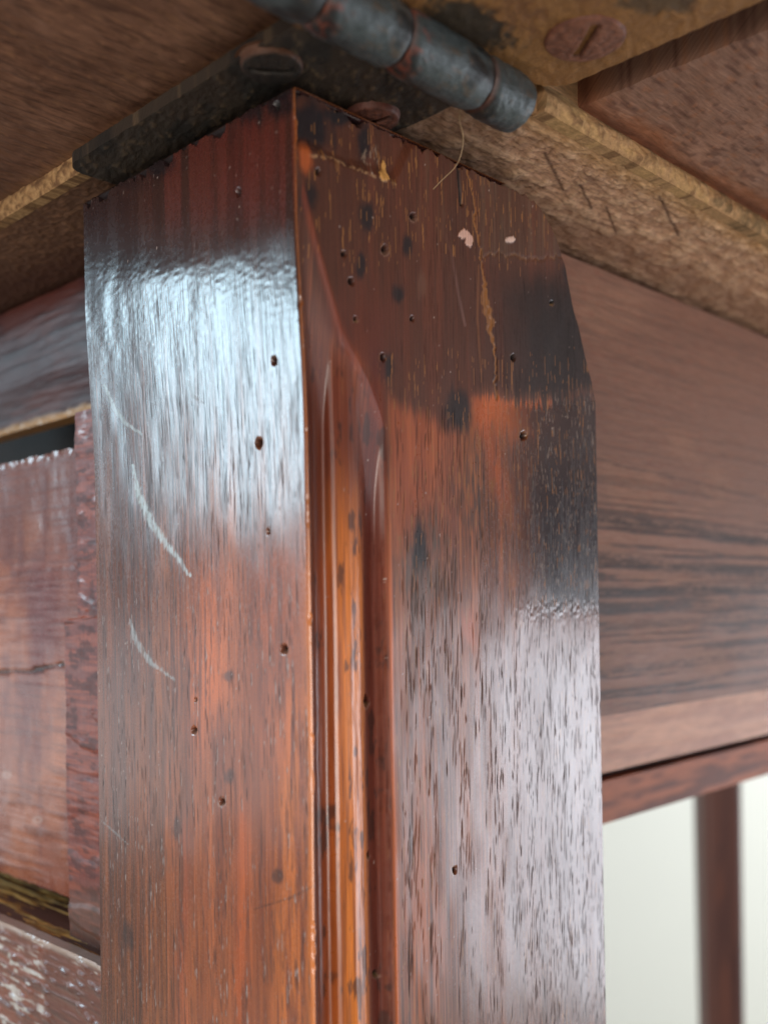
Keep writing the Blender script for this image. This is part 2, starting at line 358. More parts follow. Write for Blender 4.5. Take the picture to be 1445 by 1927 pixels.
    for b_ in ((600, 232, 34, 52), (690, 408, 14, 30), (766, 462, 12, 24), (680, 500, 12, 24), (752, 552, 14, 20), (590, 372, 14, 34), (722, 690, 24, 30), (862, 775, 30, 40), (690, 265, 14, 44), (650, 215, 40, 18), (560, 170, 80, 20), (1075, 500, 14, 40), (790, 1020, 14, 60)):
        mixc(col, (26, 22, 26), Rm * blob(*b_, 0.55) * 0.9)
    ce, _ = seg_d([(592, 296), (640, 300), (672, 322), (700, 330), (745, 346)], PX + wx * .15, PY + wy * .1)
    mixc(col, (170, 128, 92), Rm * (1 - ss(1.5, 4.5, ce)) * ss(.4, .55, fbm(A * 2, Z * 2, 3)) * .9)
    mixc(col, (196, 96, 44), Rm * blob(582, 300, 16, 34, .5) * 0.8)
    mixc(col, (150, 124, 104), Rm * blob(700, 300, 22, 34, .5) * ss(.6, .68, fbm(A * 3, Z * 1.4, 14)) * .7)
    # ochre crack and its neighbours
    jx = (fbm(Z * .8, Z * 0 + 1, 301) - .5) * 14; jy = (fbm(A * .9, A * 0 + 1, 303) - .5) * 16
    cr, cp = seg_d([(878, 300), (893, 400), (904, 480), (912, 560), (928, 640), (934, 750)], PX + jx, PY)
    cw = 1.6 + 9 * np.exp(-((PY - 585) / 45) ** 2) + (g3 - .5) * 7
    mixc(col, (158, 104, 56), Rm * (1 - ss(cw * .5, cw, cr)) * 0.8); disp -= Rm * (1 - ss(1, 4, np.abs(cr))) * 0.12
    cr2, _ = seg_d([(900, 500), (898, 600), (905, 700)], PX, PY); mixc(col, (134, 84, 50), Rm * (1 - ss(1, 3, cr2)) * .5)
    cr3, _ = seg_d([(862, 300), (864, 340), (868, 385)], PX, PY); k3 = Rm * (1 - ss(1.2, 4.2, cr3)); mixc(col, (20, 12, 12), k3); disp -= k3 * .5
    cr4, _ = seg_d([(912, 482), (960, 478), (1000, 488), (1058, 480)], PX + wx * .2, PY + wy * .12 + jy)
    mixc(col, (128, 88, 60), Rm * (1 - ss(1.0, 4, cr4)) * .7 * ss(.38, .55, fbm(A * 1.5, Z, 305))); disp -= Rm * (1 - ss(1, 5, cr4)) * .05
    cr5, _ = seg_d([(820, 380), (850, 480), (862, 550), (875, 612)], PX, PY); mixc(col, (128, 92, 84), Rm * (1 - ss(1, 4, cr5)) * ss(400, 620, PY) * .6)
    mixc(col, (112, 74, 56), Rm * blob(795, 535, 10, 24, .6) * .7)
    # moulding tint
    mo = Rm * (1 - ss(13.4, 14.2, A)) * ss(480, 760, PY + A * -4)
    mixc(col, (118, 50, 29), mo * 0.75)
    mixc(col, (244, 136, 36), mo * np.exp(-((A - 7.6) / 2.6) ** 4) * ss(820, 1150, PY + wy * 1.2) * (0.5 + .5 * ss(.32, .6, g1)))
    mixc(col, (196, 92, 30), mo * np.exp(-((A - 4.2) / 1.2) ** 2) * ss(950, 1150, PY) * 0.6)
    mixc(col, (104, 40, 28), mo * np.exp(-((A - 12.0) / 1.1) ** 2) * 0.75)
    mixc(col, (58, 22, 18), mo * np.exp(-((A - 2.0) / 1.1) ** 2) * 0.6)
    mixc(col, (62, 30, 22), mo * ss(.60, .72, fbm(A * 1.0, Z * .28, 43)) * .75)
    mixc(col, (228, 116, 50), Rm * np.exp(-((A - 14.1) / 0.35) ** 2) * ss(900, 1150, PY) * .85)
    rim = Rm * np.exp(-((Z - hstop + 1.2) / 1.3) ** 2) * (A < 13) * (A > 1.0)
    mixc(col, (160, 70, 38), rim * 0.4)
    # pores dark
    mixc(col, (24, 14, 13), pore * 0.92)
    # worm holes
    rough = np.full(A.shape, 0.36)
    for cx, cy, rr, dust in ((457, 365, 7, 0), (515, 679, 7, 0), (483, 833, 9, 0), (531, 1222, 9, 1), (415, 1510, 7, 1), (530, 203, 8, 0), (705, 1320, 12, 2), (708, 1612, 8, 2), (726, 1838, 8, 2), (778, 408, 8, 1), (725, 470, 9, 1), (650, 478, 6, 0), (662, 530, 7, 0), (965, 673, 6, 0), (670, 601, 6, 2), (1038, 570, 5, 2), (720, 672, 7, 0), (775, 600, 5, 0), (605, 325, 6, 0), (500, 1000, 4, 0), (362, 1375, 7, 1), (855, 1637, 6, 0), (985, 820, 8, 0), (364, 1318, 4, 1)):
        rr = rr * .82
        q = np.hypot((PX - cx) / rr, (PY - cy) / (rr * 1.25)) + (fbm(A * 2.5, Z * 2.5, 411, 2) - .5) * .5
        inn = 1 - ss(0.65, 1.0, q)
        mixc(col, (12, 8, 8), inn); disp -= inn * 1.3 * rr / 9
        if dust:
            low = inn * ss(0.0, 0.6, (PY - cy) / rr); mixc(col, (176, 140, 96) if dust == 2 else (150, 110, 90), low * .8); disp += low * 0.8 * rr / 9
            rm_ = np.exp(-((q - 1.15) / .2) ** 2) * ss(0, .8, (PY - cy) / rr); mixc(col, (196, 160, 140), rm_ * .3)  # highlight painted on the lower rim
        rough = np.where(inn > .3, .8, rough)
    # specular glints painted as pale colour beside pores on both faces
    gl = ss(0.62, 0.70, fbm(A * 2.6, Z * 0.8, 211, 3)) * ss(.2, .5, np.roll(pore, 1, axis=1)) * Lm * ss(950, 1150, PY)
    mixc(col, (190, 172, 166), gl * .65)
    # plaster and paint flecks
    def fleck(pts_c, c):
        nonlocal disp
        for cx, cy, rx, ry in pts_c:
            q = np.hypot((PX - cx) / rx, (PY - cy) / ry) + (fbm(A * 3, Z * 3, 333) - .5) * .9
            m = 1 - ss(.85, 1.0, q); mixc(col, c, m); disp = disp + m * 0.12
    fleck(((872, 440, 11, 9), (882, 453, 8, 12)), (222, 176, 158)); fleck(((960, 451, 9, 6),), (232, 196, 180))
    fleck(((725, 330, 10, 11), (727, 313, 5, 12)), (216, 156, 84)); fleck(((1008, 352, 3, 6), (1082, 492, 0.1, 0.1)), (190, 170, 160))
    # white crescent scratches on the left face
    for pts, wd, am in (([(198, 725), (212, 765), (232, 795), (266, 818)], 4.5, .8), ([(246, 875), (256, 930), (280, 985), (318, 1035), (352, 1083)], 8, 1.0), ([(240, 1165), (252, 1208), (280, 1248), (325, 1280)], 5.5, .65), ([(352, 715), (362, 745), (384, 760)], 3, .3), ([(390, 830), (378, 850)], 1.5, -1), ([(190, 1545), (240, 1590)], 1.3, .35), ([(475, 1712), (545, 1690), (600, 1662)], 1.3, -1)):
        d_, p_ = seg_d(pts, PX, PY); ragg = (fbm(A * 2.5, Z * 1.5, 431, 3) - .5) * wd * 1.3; d_ = d_ + ragg; tap = np.clip(np.sin(np.pi * np.clip(p_ * .9 + .06, 0, 1)), 0, 1) * wd + .8
        m = (1 - ss(tap * .35, tap * 1.15, d_)) * (.45 + .55 * ss(.35, .55, fbm(A * 3.5, Z * 1.2, 87)))
        if am > 0: mixc(col, (200, 214, 218), Lm * m * am * .75); rough = np.where(Lm * m > .3, .55, rough)
        else: mixc(col, (30, 20, 20), Lm * m * .6)
    # dust specks
    sp = _h(np.floor(A * 2.2), np.floor(Z * 2.2), 5); fx = A * 2.2 % 1 - .5; fz = Z * 2.2 % 1 - .5
    mixc(col, (190, 170, 160), (sp > 0.994) * (np.hypot(fx, fz) < .28) * (0.25 + .4 * (sp > .998)))
    # gloss
    rough = np.where(isLf, rough - 0.10, rough)
    rough += above * 0.14 + Rm * (PY < 480) * 0.05 + (g2 - .5) * 0.16
    rough -= fl * ss(820, 980, PX) * ss(740, 780, PY) * .13
    rough -= dk * .02 + lump * .05
    rough += pore * np.where(isLf, .42, .6) + Rm * ss(8.6, 9.6, A) * (1 - ss(13.3, 13.8, A)) * .3 * ss(900, 1050, PY)
    rough = np.clip(rough, .16, .9)
    # ---------------- assemble
    nL = -dR; nR = -dL
    D = disp / 1000.0
    wR = ss(-0.25, 0.25, A)[..., None]; nn = nL * (1 - wR) + nR * wR; nn /= np.linalg.norm(nn, axis=-1, keepdims=True)
    wA = ss(-1.0, 0.02, -np.abs(A) + 0.6)[..., None]   # keep arris neat
    P = base + D[..., None] * nn + (lean / 1000.0)[..., None] * nL
    surf = np.stack([H * 1000, T * 1000, np.zeros_like(H)], -1)
    acc = Acc()
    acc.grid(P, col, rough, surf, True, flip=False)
    acc.skirt(P[-1, nA:], dL * sL, col[-1, nA:], rough[-1, nA:] + .2, surf[-1, nA:], True)
    acc.skirt(P[-1, :nA + 1], dR * 0.040, col[-1, :nA + 1], rough[-1, :nA + 1], surf[-1, :nA + 1], False)
    acc.skirt(P[:, -1], dL * sL, col[:, -1], rough[:, -1], surf[:, -1], True)
    acc.skirt(P[:, 0], dR * sR * .92, col[:, 0], rough[:, 0], surf[:, 0], False)
    return acc.build('corner_post', M_post, table, ORG)
post = build_post()
post['label'] = 'glossy red brown post with stopped moulding, wormholes and white crescent scratches'

# ================================================================== generic panel
def panel(name, mat, mk, axes, a_rng, b_rng, res, back, paint, hi=None, lo=None, parent=table, steps=1, boxes=(), smooth=True):
    """mk(a,b)->points, paint(A,B,PX,PY)->(disp m, col, rough, grain vector), displaced along axes (outward normal)."""
    a = np.linspace(*a_rng, fit(*a_rng, res)); b = np.linspace(*b_rng, fit(*b_rng, res))
    A, B = np.meshgrid(a, b)
    if hi is not None: B = np.minimum(B, hi(A))
    if lo is not None: B = np.maximum(B, lo(A))
    base = mk(A, B); PX, PY = proj(np.where(base[..., 1:2] < 0.02, 0.02, base) if False else base * 1.0)
    disp, col, rough, surf = paint(A * 1000, B * 1000, PX, PY)
    P = base + disp[..., None] * axes
    acc = Acc(); acc.grid(P, col, rough, surf, smooth)
    bk = np.asarray(back)
    for sl, fl in (((0, slice(None)), True), ((-1, slice(None)), False), ((slice(None), 0), False), ((slice(None), -1), True)):
        acc.skirt(P[sl], bk, col[sl], rough[sl], surf[sl], fl, steps)
    cs = [P[0, 0] + bk, P[0, -1] + bk, P[-1, 0] + bk, P[-1, -1] + bk]
    acc.grid(np.array([[cs[0], cs[1]], [cs[2], cs[3]]]), col[0, 0], rough[0, 0], np.zeros((2, 2, 3)), False, True)
    for bx in boxes: acc.box(*bx)
    return acc.build(name, mat, parent, ORG)
def gv(al, ac): return np.stack([al, ac, np.zeros_like(al)], -1)
def flatc(A, c): z = np.zeros(A.shape + (3,)); z[...] = lin(c); return z

zT = 0.0635; zD = 0.0673; zA = 0.0662
lE = on_z(1257, 352, zT)[1]            # rule joint edge
lAp = on_z(1257, 545, zT)[1]           # apron face, right
rE = on_z(105, 352, zT)[0]             # board edge, left
rAp = on_z(80, 545, zT)[0]             # apron face, left
DN = -UP

# ---- dusty bearer board on the right (underside)
def p_tan(A, B, PX, PY):               # A = r, B = l (mm)
    n = fbm(A * .35, B * .5, 3); f = fbm(A * 2.2, B * 2.2, 5, 5); g = fbm(A * .15, B * 1.4, 8, 4)
    col = flatc(A, (198, 154, 124)); mixc(col, (222, 182, 148), ss(.42, .65, n) * .7); mixc(col, (92, 62, 50), ss(.55, .75, g) * .5)
    mixc(col, (204, 164, 124), ss(.55, .7, f) * .4); mixc(col, (96, 66, 52), ss(.46, .30, f) * .4)
    e = B - lE * 1000
    mixc(col, (196, 152, 104), (1 - ss(1.5, 5.5, e + (n - .5) * 4)) * .7)
    mixc(col, (112, 78, 62), ss(12, 20, e) * .5)
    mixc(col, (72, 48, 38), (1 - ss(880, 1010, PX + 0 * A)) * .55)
    for pts, wd in (([(1025, 290), (1060, 358)], 5), ([(1090, 345), (1112, 390)], 4), ([(1240, 370), (1275, 440)], 5), ([(1140, 390), (1160, 440)], 3)):
        d_, _ = seg_d(pts, PX, PY); mixc(col, (84, 56, 44), (1 - ss(1, wd, d_)) * .8)
    for k in range(4):
        d_, _ = seg_d([(1045 + k * 22, 205 + k * 6), (1130 + k * 26, 262 + k * 9)], PX, PY); mixc(col, (96, 66, 46), (1 - ss(1, 3.5, d_)) * .8)
    disp = (f - .5) * .0006 * (1 - ss(4, 12, e) * .6) + (n - .5) * .0010 + (g - .5) * .0004
    edge = (1 - ss(0, 1.2, e)) * (fbm(A * .6, B * .2, 6) - .2) * .0012
    return disp * ss(0.0, 1.5, e) + .0001, col, np.full(A.shape, .85), gv(A, B)
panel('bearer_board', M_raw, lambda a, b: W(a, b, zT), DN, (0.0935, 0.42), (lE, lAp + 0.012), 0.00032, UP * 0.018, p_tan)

# ---- crumbling edge of that board
def p_ridge(A, B, PX, PY):             # A = r, B = z
    f = fbm(A * .75, B * .75, 15, 5); g = fbm(A * .3, B * .45, 18, 4)
    col = flatc(A, (180, 142, 102)); mixc(col, (126, 94, 66), ss(.5, .7, f) * .8); mixc(col, (196, 158, 108), ss(.52, .36, g) * .6)
    mixc(col, (98, 82, 58), ss(.58, .72, g) * .6)
    disp = (f - .35) * .0012 + (g - .5) * .0010
    u = np.clip((B / 1000 - zT) / (zD - zT), 0, 1); disp = np.maximum(disp + .0006, 0) * np.clip(4 * u * (1 - u), 0, 1)
    return disp, col, np.full(A.shape, .92), gv(A, B)
def ridge(rr, zz): return W(rr, lE - 0.00015 - 0.0010 * (zD - zz) / 0.004, zz)
panel('broken_edge', M_crumb, ridge, -dL, (on_z(1040, 200, zT)[0], 0.40), (zT - 0.0002, zD + 0.0006), 0.00025, dL * 0.002, p_ridge)

# ---- drop leaf (upper right)
rD = on_z(1270, 128, zD)[0]
def p_leaf(A, B, PX, PY):
    g = fbm(A * .35, B * 2.4, 31, 5); n = fbm(A * .12, B * .2, 33); s = fbm(A * .8, B * 3.0, 35, 3)
    col = flatc(A, (152, 114, 96)); mixc(col, (172, 128, 106), ss(.45, .7, n) * .6); mixc(col, (84, 48, 42), ss(.52, .7, g) * .6)
    mixc(col, (166, 112, 82), ss(.64, .74, s) * .6)
    e = lE * 1000 - B
    mixc(col, (168, 104, 68), (1 - ss(2, 6, e + (n - .5) * 8)) * .6)
    mixc(col, (92, 56, 46), np.exp(-((e - 1.2) / 1.0) ** 2) * .6)
    return (g - .5) * .0002 + (n - .5) * .0008, col, np.full(A.shape, .55) + (g - .5) * .3, gv(A, B)
zF = 0.0735
panel('drop_leaf', M_raw, lambda a, b: W(a, b, zD), DN, (rD, 0.42), (-0.22, lE + 0.0004), 0.0006, UP * 0.022, p_leaf,
      boxes=[(W(0.069, -0.22, zF).ravel(), dR * (rD - 0.069 - .0003), dL * (lE + 0.22), UP * 0.0155, (50, 28, 22)),
             (W(-0.2, -0.22, zD).ravel(), dR * 0.269, dL * (lE + 0.22), UP * 0.022, (104, 64, 48))])

# ---- top board (upper left)
def p_top(A, B, PX, PY):
    g = fbm(A * .25, B * 2.0, 51, 5); n = fbm(A * .1, B * .15, 53); s = fbm(A * .6, B * 2.6, 55, 3)
    col = flatc(A, (128, 90, 71)); mixc(col, (148, 106, 84), ss(.45, .7, n) * .7); mixc(col, (74, 48, 38), ss(.5, .7, g) * .6)
    mixc(col, (150, 108, 80), ss(.64, .76, s) * .55)
    e = rE * 1000 - A
    mixc(col, (148, 108, 76), (1 - ss(.2, 2.2, e + (s - .5) * 3)) * .6)
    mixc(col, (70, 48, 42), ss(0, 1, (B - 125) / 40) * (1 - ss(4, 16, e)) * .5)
    return (g - .5) * .0006 + (n - .5) * .001, col, np.full(A.shape, .6) + (g - .5) * .2, gv(A, B)
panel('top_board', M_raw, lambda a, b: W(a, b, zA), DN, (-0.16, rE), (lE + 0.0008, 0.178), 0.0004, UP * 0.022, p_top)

# ---- narrow board beyond it (left) with its pale ragged edge
def p_left(A, B, PX, PY):              # A = l, B = r
    g = fbm(A * .2, B * 2.0, 61, 5); f = fbm(A * 1.5, B * 2.2, 63, 4)
    col = flatc(A, (108, 76, 58)); mixc(col, (136, 98, 74), ss(.5, .7, g) * .6); mixc(col, (150, 108, 76), ss(.58, .7, f) * .4)
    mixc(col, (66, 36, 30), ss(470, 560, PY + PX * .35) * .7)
    return (f - .5) * .0006, col, np.full(A.shape, .7), gv(A, B)
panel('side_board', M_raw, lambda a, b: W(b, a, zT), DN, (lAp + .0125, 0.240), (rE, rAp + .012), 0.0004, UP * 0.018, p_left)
def p_redge(A, B, PX, PY):
    f = fbm(A * 1.3, B * 1.6, 65, 5)
    col = flatc(A, (158, 122, 84)); mixc(col, (104, 74, 54), ss(.45, .65, f) * .8); mixc(col, (186, 150, 108), ss(.5, .36, f) * .5)
    u = np.clip((B / 1000 - zT) / (zA - zT), 0, 1)
    return np.maximum(f - .3, 0) * .0012 * 4 * u * (1 - u), col, np.full(A.shape, .9), gv(A, B)
panel('pale_edge', M_crumb, lambda a, b: W(rE - 0.00015, a, b), -dR, (on_z(212, 290, zT)[1], 0.239), (zT - 0.0002, zA + 0.0004), 0.0003, dR * 0.002, p_redge)

# ---- apron rail, right
zb = on_l(1290, 1322, lAp)[1]
def p_apron(A, B, PX, PY):             # A = r, B = z
    rr = A - 100.0
    arch = B + (fbm(A * .008, B * .03, 70) - .5) * 5
    g = fbm(A * .022, arch * 1.5, 71, 5); n = fbm(A * .03, B * .09, 73); f = fbm(A * .5, B * 3.0, 75, 4)
    col = flatc(A, (136, 96, 78)); mixc(col, (158, 116, 94), ss(.45, .7, n) * .6)
    lower = 1 - ss(12, 26, B)
    mixc(col, (48, 34, 34), ss(.50, .64, g) * (.22 + .6 * lower)); mixc(col, (160, 114, 96), ss(.50, .36, g) * .4 * lower)
    mixc(col, (136, 80, 60), ss(.5, .7, f) * .35)
    for z0, sl, th, am in ((17.5, -.030, 1.1, .85), (9.0, -.022, 1.6, .8), (2.0, .0, .8, .95), (-3.0, .02, .6, .6), (-7.0, .03, .7, .5), (-14.5, .02, .7, .6), (-18.5, .015, .5, .6), (30, -.05, .35, .5)):
        zc = z0 + sl * rr + (fbm(A * .03, B * 0, int(z0 * 3) + 90) - .5) * 1.6
        mixc(col, (44, 32, 32), np.exp(-((B - zc) / (th * (.5 + fbm(A * .1, B * .8, 97)))) ** 2) * am * (.35 + .65 * ss(.3, .6, f)))
    mixc(col, (124, 66, 52), (1 - ss(-zb * -1000, 999, B)) * 0)
    d_, _ = seg_d([(1060, 448), (1110, 478)], PX, PY); mixc(col, (70, 60, 66), (1 - ss(6, 22, d_)) * .8)
    return (g - .5) * .00006, col, np.full(A.shape, .56) + (n - .5) * .2, gv(A, B)
apr = panel('apron_rail', M_rail, lambda a, b: W(a, lAp, b), -dL, (r0 + sR - 0.006, 0.42), (zb, zT - 0.0015), 0.0004, dL * 0.02, p_apron)

# ---- lighter moulding under the apron and the far rail
def p_soft(c1, c2, k, rg=.5):
    def f(A, B, PX, PY):
        g = fbm(A * .05, B * .9, k, 4); col = flatc(A, c1); mixc(col, c2, ss(.42, .62, g)); return (g - .5) * .0003, col, np.full(A.shape, rg), gv(A, B)
    return f
lM = lAp + 0.006
z1 = on_l(1290, 1418, lM)[1]
panel('rail_moulding', M_rail, lambda a, b: W(a, lM, b), -dL, (r0 + sR - 0.006, 0.42), (z1, zb - 0.0004), 0.0008, dL * 0.012, p_soft((208, 150, 118), (184, 126, 98), 81))
lF = lM + 0.010
zf0 = on_l(1290, 1504, lF)[1]; zf1 = on_l(1290, 1432, lF)[1]
panel('far_rail', M_rail, lambda a, b: W(a, lF, b), -dL, (r0 + sR - 0.006, 0.42), (zf0, zf1), 0.0008, dL * 0.02, p_soft((176, 104, 72), (116, 66, 50), 83, .6))

panel('rail_gap_shade', M_rail, lambda a, b: W(a, lF + .003, b), -dL, (r0 + sR - 0.006, 0.42), (zf0 + .001, z1 + .004), 0.0015, dL * 0.012, p_soft((30, 20, 17), (20, 14, 12), 86, .8))  # dark panel added to paint the shadow gap below the moulding

# ---- left apron (dark, glossy), above the gate
zla = on_r(75, 806, rAp)[1]
def p_lap(A, B, PX, PY):               # A = l, B = z
    g = fbm(A * .06, B * 1.2, 91, 4); n = fbm(A * .05, B * .1, 93); f = fbm(A * .4, B * 1.0, 95, 4)
    col = flatc(A, (62, 28, 26)); mixc(col, (92, 46, 36), ss(.5, .7, n) * .6); mixc(col, (36, 20, 22), ss(.5, .66, g) * .6)
    e = B - zla * 1000
    mixc(col, (168, 124, 70), (1 - ss(.8, 1.8, e + (f - .5) * 1.2)) * .9)
    return (g - .5) * .0003 + (n - .5) * .0004 + (1 - ss(.5, 2, e)) * (f - .5) * .0008, col, np.full(A.shape, .42), gv(A, B)
panel('side_apron', M_rail, lambda a, b: W(a * 0 + rAp + (0.006 * (1 - ss(zla, zla + .012, b))) * -0.3, a, b), -dR, (l0 + sL - 0.012, 0.240), (zla, zT - 0.0012), 0.0004, dR * 0.004, p_lap)

# ---- gate rail (left, glossy)
rG = r0 + 0.012
zg1 = on_r(75, 856, rG)[1]; zg0 = on_r(75, 1668, rG)[1]
def p_gate(A, B, PX, PY):
    g = fbm(A * .06, B * 1.6, 111, 5); n = fbm(A * .09, B * .06, 113); f = fbm(A * .5, B * 3.0, 115, 4); v = fbm(A * .25, B * .03, 117)
    col = flatc(A, (144, 76, 50)); mixc(col, (108, 42, 32), ss(.42, .62, v) * .8); mixc(col, (186, 112, 74), ss(.46, .7, n) * .6)
    mixc(col, (90, 40, 32), ss(.54, .68, g) * .45)
    mixc(col, (102, 26, 20), np.exp(-((PX - 92) / 32) ** 2) * ss(1020, 1120, PY) * (1 - ss(1200, 1290, PY)) * .85)
    mixc(col, (110, 66, 58), (1 - ss(950, 1100, PY)) * .6)
    d_, _ = seg_d([(-60, 1264), (60, 1262), (118, 1250)], PX, PY + (g - .5) * 14); k = 1 - ss(1.5, 5, d_); mixc(col, (26, 14, 14), k * .9)
    for cx, cy, rr in ((72, 1543, 8), (14, 1458, 8)):
        q = np.hypot((PX - cx) / rr, (PY - cy) / rr / .8); mixc(col, (190, 160, 150), np.exp(-((q - .8) / .35) ** 2) * .7)
    ed = 1 - ss(0, 1.6, zg1 * 1000 - B)
    return (g - .5) * .00010 + (n - .5) * .0005 - k * .0003 + ed * (fbm(A * .5, B * .3, 7) - .6) * .0012, col, np.full(A.shape, .30) + (f - .5) * .1, gv(A, B)
panel('gate_rail', M_gate, lambda a, b: W(rG, a, b), -dR, (l0 + sL - 0.012, 0.240), (zg0, zg1), 0.00032, dR * 0.018, p_gate,
      hi=lambda a: zg1 + (fbm(a * 350, a * 0, 2) - .5) * .0009, lo=lambda a: zg0 + (fbm(a * 500, a * 0, 4) - .5) * .0012)

panel('gap_shade_panel', M_rail, lambda a, b: W(rG + 0.03, a, b), -dR, (l0 + sL - 0.012, 0.34), (zg0 - .03, zT - .002), 0.002, dR * 0.015, p_soft((28, 19, 16), (20, 14, 12), 85, .8))  # near-black panel added to paint the shade inside the gap

# ---- hacked stile between rail and post
rS = r0 + 0.0055
lS0 = l0 + sL - 0.008
zs1 = on_r(160, 772, rS)[1]; zst = on_r(140, 1165, rS)[1]; zs0 = -0.30
lw_up = on_r(146, 1000, rS)[0]; lw_dn = on_r(126, 1400, rS)[0]
def p_stile(A, B, PX, PY):
    f = fbm(A * .5, B * 1.1, 121, 4); g = fbm(A * .15, B * 2.2, 123, 3); st = ss(.44, .60, fbm(A * .12, B * .30, 127, 3))
    col = flatc(A, (118, 52, 40)); mixc(col, (160, 76, 48), ss(.46, .62, g) * .6); mixc(col, (66, 30, 28), ss(.5, .64, f) * .7)
    mixc(col, (96, 74, 60), ss(1640, 1720, PY) * .6)
    return (f - .5) * .00004 + st * .00018 + (g - .5) * .00006, col, np.full(A.shape, .50) + (f - .5) * .2, gv(B, A)
def stile_pts(a, b):                   # a in 0..1 across, b = z
    wd = np.where(b > zst, lw_up, lw_dn) + (fbm(b * 400, b * 0, 129) - .5) * .0006
    return W(rS, lS0 + (wd - lS0) * (a / 0.02), b)
panel('stile_end', M_post, stile_pts, -dR, (0.0, 0.02), (zs0, zs1), 0.00025, dR * 0.006, lambda A, B, PX, PY: p_stile(A, B, PX, PY))

# ---- lower gate rail (bottom left): worn yellow top and face with white specks
rLf = r0 + 0.001
zl1 = on_r(90, 1772, rLf)[1]
def p_low(A, B, PX, PY):
    g = fbm(A * .08, B * 1.6, 141, 5); f = fbm(A * .35, B * 1.2, 143, 4); n = fbm(A * .1, B * .1, 145)
    col = flatc(A, (112, 62, 46)); mixc(col, (150, 84, 60), ss(.45, .65, n) * .6); mixc(col, (74, 44, 36), ss(.5, .64, g) * .6)
    mixc(col, (206, 198, 190), ss(.60, .68, fbm(A * .22, B * 1.5, 147, 4)) * ss(.48, .62, n) * .9)
    e = zl1 * 1000 - B
    mixc(col, (198, 176, 160), (1 - ss(.2, 1.4, e)) * .7)
    return (g - .5) * .0004 + ss(.55, .7, f) * .0003, col, np.full(A.shape, .4), gv(A, B)
panel('lower_rail', M_gate, lambda a, b: W(rLf, a, b), -dR, (l0 + sL - 0.004, 0.215), (zl1 - 0.04, zl1), 0.0003, dR * 0.002, p_low,
      boxes=[(W(rLf + .0022, l0 + sL - 0.004, zl1 - 0.04).ravel(), dR * .02, dL * 0.082, UP * 0.0395, (96, 56, 40))])
def p_yel(A, B, PX, PY):               # A = l, B = r: top of the lower rail
    f = fbm(A * .06, B * 1.3, 151, 5); g = fbm(A * .12, B * .8, 153, 4)
    col = flatc(A, (206, 150, 76)); mixc(col, (232, 188, 112), ss(.45, .65, f) * .8); mixc(col, (104, 70, 40), ss(.54, .68, g) * .6); mixc(col, (150, 140, 124), ss(.60, .7, f) * .4)
    return (f - .4) * .0012 + (g - .5) * .0008, col, np.full(A.shape, .6), gv(A, B)
panel('worn_rail_top', M_raw, lambda a, b: W(b, a, zl1 - 0.0006), UP, (l0 + sL - 0.004, 0.215), (rLf + .0004, rG + .006), 0.0003, -UP * 0.0005, p_yel)

# ---- far leg of the table (right background)
def build_far_leg():
    acc = Acc(); zt = zf0 + 0.004
    hs = np.linspace(zt, -CZ, 60); th = np.linspace(0, 2 * np.pi, 25)
    dpt = 0.62; u, _ = ray(1348, 1500); c = np.array([u * dpt, dpt, 0])
    TH, Hh = np.meshgrid(th, hs)
    s = np.maximum(np.abs(np.cos(TH)), np.abs(np.sin(TH))); sq = 1 / s
    rad = 0.0122 - 0.004 * (zt - Hh)
    R = rad * (sq * .92)
    P = np.stack([c[0] + R * np.cos(TH + aR * 0 + .0), c[1] + R * np.sin(TH), Hh], -1)
    g = fbm(TH * 3, Hh * 12, 161); col = flatc(TH, (98, 54, 42)); mixc(col, (70, 34, 30), ss(.4, .6, g) * .7); mixc(col, (150, 84, 58), ss(.6, .7, g) * .4)
    acc.grid(P, col, .45, gv(Hh * 1000, TH * 12), True, True)
    return acc.build('back_leg', M_rail, table, ORG)
build_far_leg()

# ================================================================== HINGE
def cyl(acc, c, ax, rad, L, colf, rough, seg=72, nl=24, e1=None, wob=0.0):
    ax = ax / np.linalg.norm(ax); x = UP; y = np.cross(ax, x); y /= np.linalg.norm(y)
    th = np.linspace(0, 2 * np.pi, seg); ll = np.linspace(0, L, nl)
    TH, LL = np.meshgrid(th, ll)
    edge = np.minimum(LL, L - LL); rr = rad - 0.0004 * np.exp(-edge / 0.0004) + wob * (fbm(TH * 2, LL * 900, 7) - .5)
    P = np.asarray(c) + LL[..., None] * ax + rr[..., None] * (np.cos(TH)[..., None] * x + np.sin(TH)[..., None] * y)
    acc.grid(P, colf(TH, LL), rough, gv(LL * 1000, TH * rad * 1000), True, False)
    for k, fl in ((0, True), (-1, False)):
        ctr = np.asarray(c) + (0 if k == 0 else L) * ax
        S = np.stack([P[k], P[k] * 0 + ctr], 0); C = np.stack([colf(TH, LL)[k]] * 2, 0)
        acc.grid(S, C, rough, np.zeros(S.shape), False, fl)
zH = 0.0627; rad = 0.0035
lH = on_z(965, 195, zH)[1]; rH1 = on_z(968, 200, zH)[0]; rs1 = on_z(885, 160, zH)[0]; rs2 = on_z(722, 80, zH)[0]; rs3 = on_z(560, 0, zH)[0]
def ironc(rust):
    def f(TH, LL):
        n = fbm(TH * 1.0, LL * 160, 171); m = fbm(TH * 4, LL * 1200, 173)
        col = flatc(TH, (70, 78, 80)); mixc(col, (26, 26, 26), ss(.44, .56, n) * .85); mixc(col, (104, 80, 58), ss(.60, .74, m) * .4); mixc(col, (150, 66, 44), rust * .45 * ss(.54, .62, m) * ss(.004, .0, LL))
        mixc(col, (128, 70, 52), ss(.0006, .0001, LL) * .35)
        return col
    return f
acc = Acc(); cyl(acc, W(rs3 - .02, lH, zH).ravel(), dR, rad * .45, rH1 - rs3 + .021, ironc(0), .5)
